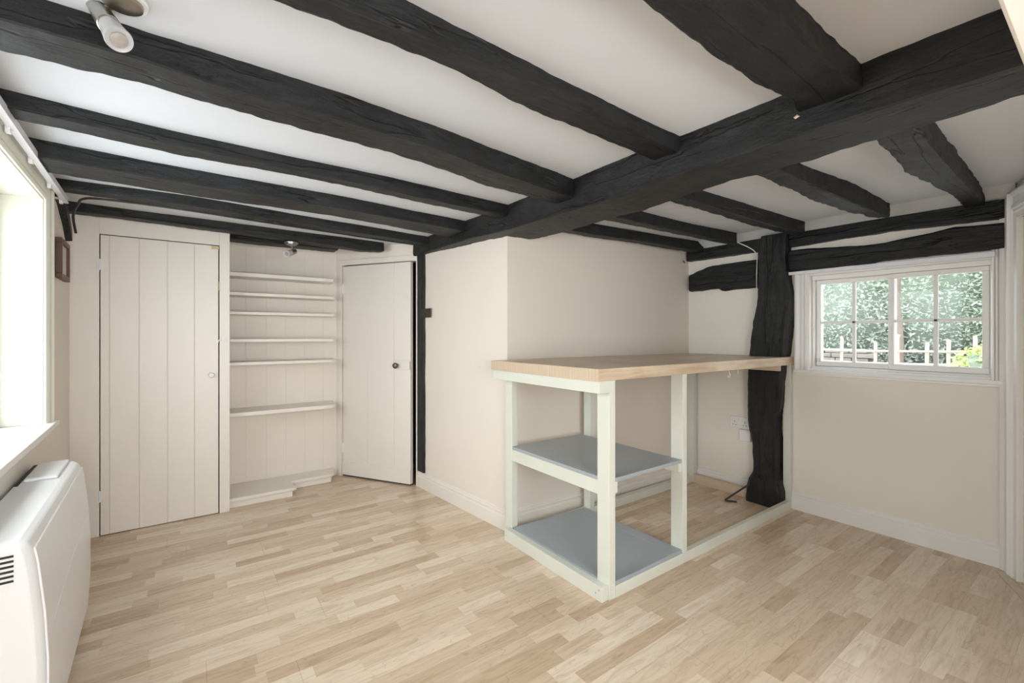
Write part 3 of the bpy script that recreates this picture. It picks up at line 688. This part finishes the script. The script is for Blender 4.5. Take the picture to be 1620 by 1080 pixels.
# ------------------------------------------------------------------ wall fittings
ds = thing('double_socket', 'white double power socket under the counter next to the wall post', 'socket', (3.40, 1.74, 0.495))
b = MB(); b.box(3.388, 3.3995, 1.668, 1.815, 0.495, 0.581); b.build('face_plate', 'plastic2', ds, bevel=0.003)
for yc in (1.780, 1.702):
    b = MB()
    for dy, dz, w_, h_ in ((0, 0.012, 0.004, 0.010), (0.012, -0.012, 0.008, 0.004), (-0.012, -0.012, 0.008, 0.004)):
        b.box(3.3865, 3.389, yc+dy-w_/2, yc+dy+w_/2, 0.530+dz-h_/2, 0.530+dz+h_/2)
    b.build('pin_holes', 'dark', ds)
for yc in (1.753, 1.731):
    b = MB(); b.box(3.384, 3.389, yc-.007, yc+.007, 0.548, 0.570); b.build('rocker_switch', 'plastic', ds, bevel=0.0015)
b = MB(); b.box(3.372, 3.3995, 1.655, 1.738, 0.405, 0.489); o = b.build('junction_box', 'plastic2', bevel=0.004); tag(o, 'small white box on the wall below the double socket', 'junction box')
b = MB(); b.box(3.371, 3.373, 1.66, 1.733, 0.418, 0.420); b.build('cover_seam', 'track', o)
ls = thing('light_switch', 'dark bronze light switch beside the thin black door post', 'light switch', FA.p(0.14, 0.0, 1.335))
b = MB(); b.obox(FA, 0.060, 0.205, 0.0145, 0.020, 1.335, 1.405)
b.build('face_plate', 'bronze', ls, bevel=0.0015)
for u in (0.105, 0.16):
    b = MB(); b.lathe([(0.006, 0), (0.006, 0.004), (0.0035, 0.006), (0.0045, 0.016), (0.001, 0.018)], FA.p(u, 0.020, 1.37), FA.n, 12); b.build('toggle', 'brass', ls, smooth=40)
def screw_hook(name, base, dirn, label, m, r=0.012, cup=False):
    base = Vector(base); d = Vector(dirn); pts = [base, base+d*0.02]
    if cup:
        c = base+Vector((0, 0, -0.02-r))
        side = Vector((-1, 0, 0))
        pts = [base, base+Vector((0, 0, -0.012))]+[c+Vector((0, 0, 1))*r*math.cos(t)+side*(-r)*math.sin(t) for t in [i*math.pi/8 for i in range(1, 13)]]
    else:
        pts += [base+d*0.035+Vector((0, 0, 0.002)), base+d*0.045+Vector((0, 0, 0.012))]
    o = MB().tube(pts, 0.0022 if cup else 0.004, 6).build(name, m, smooth=60); tag(o, label, 'hook'); return o
screw_hook('cup_hook', (2.60, 1.40, 0.994), (0, 0, -1), 'white cup hook screwed under the counter edge', 'plastic', 0.013, True)
screw_hook('cup_hook', (2.74, 1.42, 0.994), (0, 0, -1), 'tiny white hook under the counter nearest the wall post', 'plastic', 0.006, True)
screw_hook('wall_hook', FD.p(FD.L-0.02, 0, 1.875), (-0.8, -0.5, 0), 'small dark hook where the main beam meets the door corner', 'blackmetal')
screw_hook('wall_hook', (3.33, 2.165, 1.80), (-0.9, -0.3, 0), 'small dark hook in the recess corner under the joist', 'blackmetal')

# ------------------------------------------------------------------ spotlights
def spot(base, top_c, face_c, plate_r, label, s=1.0):
    base = Vector(base); a = Vector(top_c); f = Vector(face_c); ax = (f-a).normalized(); Lh = (f-a).length
    t = thing('ceiling_spotlight', label, 'spotlight', base, 'ceiling spotlights')
    pt = MB().lathe([(plate_r, 0), (plate_r, -0.006), (plate_r*0.97, -0.009), (0.001, -0.009)], base).build('ceiling_plate', 'plastic' if plate_r < .05 and s > .99 and base.y < 2 else 'chrome', t, smooth=40)
    MB().lathe([(plate_r*0.80, -0.008), (plate_r*0.78, -0.016), (plate_r*0.6, -0.020), (0.001, -0.021)], base).build('plate_cover', 'chrome', pt, smooth=40)
    j = a+ax*Lh*0.22
    MB().tube([base+Vector((0, 0, -0.016)), Vector((base.x*0.6+j.x*0.4, base.y*0.6+j.y*0.4, j.z*0.6+base.z*0.4)), j], 0.0065*s, 12).build('arm', 'chrome', t, smooth=50)
    r = 0.0188*s
    MB().lathe([(0.001, 0), (r*0.75, 0), (r, 0.006), (r*1.05, Lh*0.30), (r*1.15, Lh*0.60), (r*1.05, Lh*0.61), (0.001, Lh*0.60)], a, ax).build('lamp_holder', 'chrome', t, smooth=40)
    R = 0.0255*s
    bl = MB().lathe([(r*0.95, Lh*0.58), (r*1.0, Lh*0.62), (r*1.15, Lh*0.74), (R*0.95, Lh*0.92), (R, Lh*0.97), (R*0.95, Lh), (R*0.82, Lh*0.99), (0.001, Lh*0.965)], a, ax).build('lamp', 'bulb', t, smooth=40, label='frosted glass reflector lamp')
    MB().lathe([(R*0.62, Lh*0.99), (R*0.60, Lh*1.004), (R*0.3, Lh*1.012), (0.001, Lh*1.013)], a, ax).build('reflector', 'lampface', bl, smooth=40)
def pix(px, py, d):
    l = (px-810)/707*d; return Vector((l*0.811+0.585*d, -l*0.585+0.811*d, 1.2+(530-py)/707*d))
spot((-0.120, 1.300, ZC+0.002), pix(151, 6, 1.015), pix(189, 64, 0.955), 0.046, 'near brushed metal spotlight on the ceiling at the top left')
spot((0.595, 3.545, 1.869), (0.622, 3.55, 1.808), (0.553, 3.478, 1.772), 0.046, 'far small spotlight under the beam in front of the alcove')

# ------------------------------------------------------------------ panel heater
ht = thing('panel_heater', 'white electric panel heater on the left wall below the window sill', 'heater', FL.p(2.0, 0.1, 0.03))
hu0, hu1 = uof(FL, (-0.45, 1.640)), uof(FL, (-0.45, 2.600))
def prof(k=1.0, o=0.0):
    return [(0.012, 0.03), (0.155+o, 0.03), (0.170+o, 0.05), (0.176+o, 0.20), (0.176+o, 0.34), (0.170+o, 0.47), (0.158+o, 0.60), (0.150+o, 0.65), (0.142+o, 0.668), (0.128, 0.676), (0.012, 0.676)]
b = MB()
n = 96; rings = []
P0 = prof()
for i in range(n+1):
    t = i/n; u = hu0+(hu1-hu0)*t
    e = min(t, 1-t)*(hu1-hu0); k = 1-0.10*max(0, 1-e/0.03)**2
    rings.append([FL.p(u, 0.012+(nn-0.012)*k, 0.35+(z-0.35)*(1-(1-k)*0.35)) for nn, z in P0])
R = len(P0); vs = [p for r_ in rings for p in r_]; fs = []
for i in range(n):
    for k in range(R): fs.append((i*R+k, i*R+(k+1) % R, (i+1)*R+(k+1) % R, (i+1)*R+k))
fs += [tuple(range(R))[::-1], tuple(n*R+k for k in range(R))]
b.add(vs, fs); b.build('body', 'plastic', ht, bevel=0.004, smooth=28)
# front panel, slightly proud of the body
b = MB(); fp = [(0.157, 0.045), (0.172, 0.055), (0.180, 0.20), (0.180, 0.34), (0.174, 0.47), (0.162, 0.60), (0.155, 0.645), (0.146, 0.645), (0.150, 0.60), (0.162, 0.47), (0.168, 0.2), (0.157, 0.05)]
n = 20; rings = []
for i in range(n+1):
    u = hu0+0.035+(hu1-hu0-0.05)*i/n; rings.append([FL.p(u, nn, z) for nn, z in fp])
R = len(fp); vs = [p for r_ in rings for p in r_]; fs = []
for i in range(n):
    for k in range(R): fs.append((i*R+k, i*R+(k+1) % R, (i+1)*R+(k+1) % R, (i+1)*R+k))
fs += [tuple(range(R))[::-1], tuple(n*R+k for k in range(R))]
b.add(vs, fs); b.build('front_panel', 'plastic', ht, bevel=0.002, smooth=28)
b = MB()   # curved styling line on the front
pts = []
for i in range(25):
    t = i/24; u = hu0+0.037+(hu1-hu0-0.055)*t; z = 0.42+0.045*t-0.03*(1-t)**3*1.0; pts.append(FL.p(u, 0.1765-0.004*max(0,(z-0.38)/0.1), z))
b.tube(pts, 0.0022, 6); b.build('styling_line', 'track', ht)
# control lid on top at the far end
b = MB(); b.obox(FL, hu1-0.30, hu1-0.03, 0.030, 0.118, 0.676, 0.688); b.build('control_lid', 'plastic', ht, bevel=0.006)
b = MB(); b.obox(FL, hu1-0.34, hu1-0.02, 0.014, 0.024, 0.676, 0.678); b.build('top_vent', 'dark', ht)
for k in range(6):
    z = 0.645-k*0.0125
    b = MB(); b.obox(FL, hu0-0.0012, hu0+0.004, 0.030, 0.122, z-0.0028, z+0.0028); b.build('vent_slot', 'dark', ht)
for u in (hu0+0.2, hu1-0.24):
    b = MB(); b.obox(FL, u, u+0.04, 0.001, 0.0115, 0.2, 0.6); b.build('wall_bracket', 'plastic', ht)

# ------------------------------------------------------------------ counter table
ctb = thing('counter_table', 'tall counter with a pale wood top on a sage painted timber frame', 'table', (2.4, 1.8, 0))
TZ = 1.050
b = MB(); b.prism([(1.461, 1.372), (3.398, 1.372), (3.398, 1.384), (3.283, 1.386), (3.283, 1.632), (3.398, 1.634), (3.398, 2.168), (1.592, 2.235), (1.470, 2.235)], TZ-0.055, TZ); b.build('worktop', 'worktop', ctb, bevel=0.0015)
MB().box(1.4595, 1.4612, 1.3718, 2.2352, TZ-0.0552, TZ-0.001).build('edge_band', 'endgrain', ctb, label='fine striped end grain edge')
def leg(x0, x1, y0, y1, z0=0.0, z1=TZ-0.055, m='green'):
    return MB().box(x0, x1, y0, y1, z0, z1).build('leg', m, ctb, bevel=0.002)
leg(1.536, 1.576, 1.378, 1.452)
leg(1.536, 1.576, 2.130, 2.195, 0.0)
leg(2.100, 2.138, 1.378, 1.450, 0.055)
leg(2.145, 2.185, 2.090, 2.150, 0.0)
leg(3.362, 3.396, 1.378, 1.424, 0.055)
leg(3.335, 3.375, 2.090, 2.150, 0.0)
def rail(x0, x1, y0, y1, z0, z1, m='green', nm='rail'):
    return MB().box(x0, x1, y0, y1, z0, z1).build(nm, m, ctb, bevel=0.002)
rb = rail(1.496, 1.536, 1.386, 2.150, 0.0, 0.068)          # end base rail
for yy, zz in ((1.405, 0.050), (1.425, 0.030), (2.13, 0.035)):
    MB().lathe([(0.0035, 0), (0.0035, 0.0008)], (1.4962, yy, zz), (-1, 0, 0), 10).build('screw', 'chrome', rb)
rail(1.467, 1.5355, 1.376, 2.225, 0.940, 0.995)             # end top rail
rail(1.5765, 3.396, 1.378, 1.408, 0.0, 0.055)               # front base rail
rail(1.577, 3.334, 2.100, 2.145, 0.0, 0.055)                # back base rail
rail(3.33, 3.374, 1.66, 2.0895, 0.0, 0.070, 'raw')            # bare rail at the wall
rail(3.255, 3.274, 1.40, 2.0895, 0.955, 0.995, 'raw')
rail(1.537, 1.575, 1.4525, 2.1295, 0.462, 0.528)              # end rail carrying the shelf
MB().box(1.5765, 1.600, 1.385, 1.43, 0.475, 0.528).build('shelf_cleat', 'green', ctb, bevel=0.002)
MB().box(2.076, 2.0995, 1.385, 2.14, 0.480, 0.528).build('shelf_cleat', 'green', ctb, bevel=0.002)
MB().prism([(1.536, 1.4525), (1.5765, 1.4525), (1.5765, 1.383), (2.0995, 1.383), (2.0995, 2.13), (1.5765, 2.13), (1.5765, 2.1295), (1.538, 2.1295)], 0.5285, 0.546).build('shelf_board', 'grey', ctb, bevel=0.0015, label='grey middle shelf board')
lb = MB().prism([(1.5385, 1.4525), (1.5770, 1.4525), (1.5770, 1.382), (2.0995, 1.382), (2.0995, 2.099), (1.5765, 2.12), (1.5385, 2.12)], 0.0555, 0.073).build('shelf_board', 'grey', ctb, bevel=0.0015, label='grey bottom shelf board')
MB().box(2.03, 2.036, 1.50, 2.06, 0.073, 0.0738).build('rub_mark', 'greyline', lb)

# ------------------------------------------------------------------ paned window on the right
wd = MB(); XW = 3.455
Y0, Y1 = 0.428, 1.270
# outer frame inside the opening
for a in ((Y0, Y1, WB0, WB0+0.016), (Y0, Y1, WB1-0.030, WB1), (Y0, Y0+0.010, WB0+.016, WB1-.030), (Y1-0.012, Y1, WB0+.016, WB1-.030)):
    wd.box(3.425, 3.50, a[0], a[1], a[2], a[3])
w1 = wd.build('window_1', 'white', bevel=0.003); struct(w1, 'small white sliding window of eight panes', 'window')
def sash(x, ya, yb, za, zb, name, st=0.036, mid=None):
    b = MB()
    b.box(x, x+.028, ya, yb, za, za+st+.006); b.box(x, x+.028, ya, yb, zb-st, zb)
    b.box(x, x+.028, ya, ya+st, za+st+.006, zb-st); b.box(x, x+.028, yb-st, yb, za+st+.006, zb-st)
    ym = (ya+yb)/2 if mid is None else mid; zm = (za+zb)/2+.004
    o = b.build(name, 'white', w1, bevel=0.003)
    g = MB(); g.box(x+.004, x+.024, ym-.010, ym+.010, za+st, zb-st); g.box(x+.004, x+.024, ya+st, yb-st, zm-.009, zm+.009)
    g.build('glazing_bars', 'white', o, bevel=0.003)
    MB().box(x+.012, x+.015, ya+st-.004, yb-st+.004, za+st, zb-st+.004).build('window_glass', 'glass', o)
    return o
sl = sash(3.462, 0.834, 1.2575, 0.992, 1.569, 'sliding_sash', 0.028)
sr = sash(3.430, 0.439, 0.862, 0.992, 1.569, 'sliding_sash', 0.028)
MB().box(3.424, 3.431, 0.845, 0.857, 1.17, 1.24).build('sash_catch', 'white', w1)
MB().box(3.44, 3.462, 1.236, 1.246, 1.02, 1.045).build('window_stop', 'chrome', w1)
# architraves
b = MB(); fl_ = [(0, 0), (0, 0.012), (0.010, 0.022), (0.022, 0.022), (0.028, 0.012), (0.034, 0.020), (0.046, 0.020), (0.052, 0.012), (0.058, 0.020), (0.070, 0.022), (0.080, 0.026), (0.090, 0.022), (0.092, 0)]
b.sweep([(3.40-n, 1.270+u, 0.965) for u, n in fl_], [(3.40-n, 1.270+u, 1.635) for u, n in fl_])
b.sweep([(3.40-n, 0.428-u*0.52, 0.965) for u, n in fl_], [(3.40-n, 0.428-u*0.52, 1.645) for u, n in fl_])
b.box(3.388, 3.40, 0.428, 1.270, 1.598, 1.635)
b.build('window_architrave', 'white', w1)
b = MB(); b.box(3.368, 3.43, 0.379, 1.362, 0.945, 0.966); b.box(3.376, 3.40, 0.379, 1.345, 0.930, 0.945); b.box(3.399, 3.432, 0.4285, 1.2695, 0.960, 0.9795)
b.build('window_sill', 'white', w1, bevel=0.003)
ct2 = thing('curtain_track', 'pale straight curtain track above the small paned window', 'curtain track', (3.36, 0.9, 1.60))
MB().sweep([(3.338, 1.425, 1.612), (3.352, 1.425, 1.612), (3.352, 1.425, 1.632), (3.338, 1.425, 1.632)], [(3.338, 0.408, 1.602), (3.352, 0.408, 1.602), (3.352, 0.408, 1.630), (3.338, 0.408, 1.630)]).build('rail', 'track', ct2, bevel=0.002)
for y in (0.42, 0.90, 1.32):
    MB().box(3.352, 3.40, y-.008, y+.008, 1.612, 1.628).build('bracket', 'plastic', ct2)

# ------------------------------------------------------------------ garden outside
rnd = random.Random(5)
GZ = 0.45
b = MB(); b.box(3.9, 40, -14, 26, GZ-0.1, GZ); o = b.build('garden_ground', 'gravel'); struct(o, 'pale gravel ground outside', 'ground')
def leaves(b, blobs, count, size, zmin=GZ, flat=1.0):
    tot = sum(r[3]*r[4] for r in blobs)
    for (cx, cy, cz, rx, rz) in blobs:
        for _ in range(int(count*rx*rz/tot)):
            th = rnd.uniform(0, 2*math.pi); ph = math.acos(rnd.uniform(-1, 1)); rr = rnd.uniform(0.80, 1.06)
            x = cx+rx*rr*math.sin(ph)*math.cos(th); y = cy+rx*rr*math.sin(ph)*math.sin(th); z = cz+rz*rr*math.cos(ph)
            if z < zmin or x > cx+rx*0.55: continue
            s = size*rnd.uniform(0.6, 1.3)
            d = Vector((rnd.gauss(0, 1), rnd.gauss(0, 1), rnd.gauss(-0.3, 0.6))).normalized(); u = d.cross(Vector((rnd.gauss(0, .5), rnd.gauss(0, .5), 1))).normalized()
            p = Vector((x, y, z)); nrm = d.cross(u)*s*0.12
            b.add([p-d*s*.5, p+u*s*.24+nrm, p+d*s*.5, p-u*s*.24+nrm], [(0, 1, 2), (0, 2, 3)])
def bush(name, label, blobs, count, size, lm, core='core'):
    t = thing(name, label, 'hedge' if name == 'hedge' else 'shrub', (blobs[0][0], blobs[0][1], GZ))
    b = MB(); leaves(b, blobs, count, size); b.build('foliage', lm, t)
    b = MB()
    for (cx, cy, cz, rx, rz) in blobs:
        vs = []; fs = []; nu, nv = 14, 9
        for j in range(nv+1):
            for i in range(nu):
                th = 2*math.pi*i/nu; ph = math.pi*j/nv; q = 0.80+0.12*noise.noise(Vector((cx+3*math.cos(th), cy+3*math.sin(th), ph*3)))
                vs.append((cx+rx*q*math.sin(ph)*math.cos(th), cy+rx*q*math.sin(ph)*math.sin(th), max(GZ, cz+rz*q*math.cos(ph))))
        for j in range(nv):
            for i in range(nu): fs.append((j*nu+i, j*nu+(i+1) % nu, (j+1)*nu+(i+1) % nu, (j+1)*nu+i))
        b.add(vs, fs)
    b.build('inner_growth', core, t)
    return t
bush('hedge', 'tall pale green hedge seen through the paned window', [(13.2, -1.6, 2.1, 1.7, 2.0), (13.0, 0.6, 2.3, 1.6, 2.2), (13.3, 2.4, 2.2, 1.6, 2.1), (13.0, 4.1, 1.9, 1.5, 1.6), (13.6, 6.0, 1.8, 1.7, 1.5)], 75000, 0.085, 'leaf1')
bush('shrub', 'dark evergreen rising behind the hedge at the upper left panes', [(18.2, 7.3, 3.2, 2.4, 3.0), (18.2, 10.4, 3.4, 2.4, 3.0), (18.2, 3.4, 4.2, 2.4, 2.9), (18.2, -1.0, 4.0, 2.4, 2.8)], 22000, 0.13, 'leaf3')
bush('shrub', 'bright yellow-green bush low at the right of the window view', [(7.9, 1.02, 0.72, 0.36, 0.36), (7.7, 0.72, 0.92, 0.34, 0.40)], 1500, 0.10, 'leaf2')
bush('shrub', 'low yellow-green plants in front of the garden fence', [(9.3, 1.95, 0.50, 0.22, 0.20), (9.4, 2.3, 0.48, 0.20, 0.17)], 700, 0.09, 'leaf2')
# low stone wall behind the fence
b = MB(); rr = random.Random(3)
for k in range(5):
    y = 3.05+rr.uniform(-.1, .1)
    while y < 4.3:
        l = rr.uniform(0.12, 0.3); b.box(11.0+rr.uniform(0, .05), 11.3, y, y+l-.012, GZ+k*0.095, GZ+k*0.095+0.086); y += l
o = b.build('stone_wall', 'stone', bevel=0.012); tag(o, 'low dry stone wall behind the garden fence', 'wall')
# rustic fence
fe = thing('garden_fence', 'rustic pale rail fence in front of the hedge outside', 'fence', (10.2, 2.5, GZ))
for y in (4.45, 3.72, 3.28, 2.75, 2.42, 2.05, 1.78, 1.45, 0.9, 0.2, -0.6, 5.2, 6.0):
    x = 10.2; h = 1.08+rr.uniform(-.05, .1)
    MB().tube([(x, y, GZ-.05), (x+rr.uniform(-.01, .01), y+rr.uniform(-.015, .015), GZ+h*0.6), (x, y+rr.uniform(-.02, .02), h+0.03)], 0.027, 8).build('post', 'fence', fe, smooth=50)
for z in (0.70, 0.92):
    MB().tube([(10.14, -0.8, z), (10.15, 1.2, z+.02), (10.14, 2.9, z-.015), (10.15, 4.6, z+.01), (10.14, 6.2, z)], 0.019, 8).build('fence_rail', 'fence', fe, smooth=50)
# tree trunk in the hedge
o = MB().tube([(11.0, 2.62, GZ-.05), (11.02, 2.60, 1.1), (11.05, 2.66, 1.9), (11.1, 2.6, 2.9)], [0.09, 0.07, 0.06, 0.04], 10).build('tree_trunk', 'bark', smooth=50)
tag(o, 'slender brown trunk against the hedge behind the right sash', 'tree')
b = MB(); b.lathe([(0.30, 0), (0.32, 0.05), (0.34, 0.35), (0.31, 0.55), (0.29, 0.56), (0.001, 0.57)], (9.6, 4.42, GZ)); o = b.build('water_butt', 'tub', smooth=40)
tag(o, 'blue-grey tub outside at the lower left pane', 'tub')
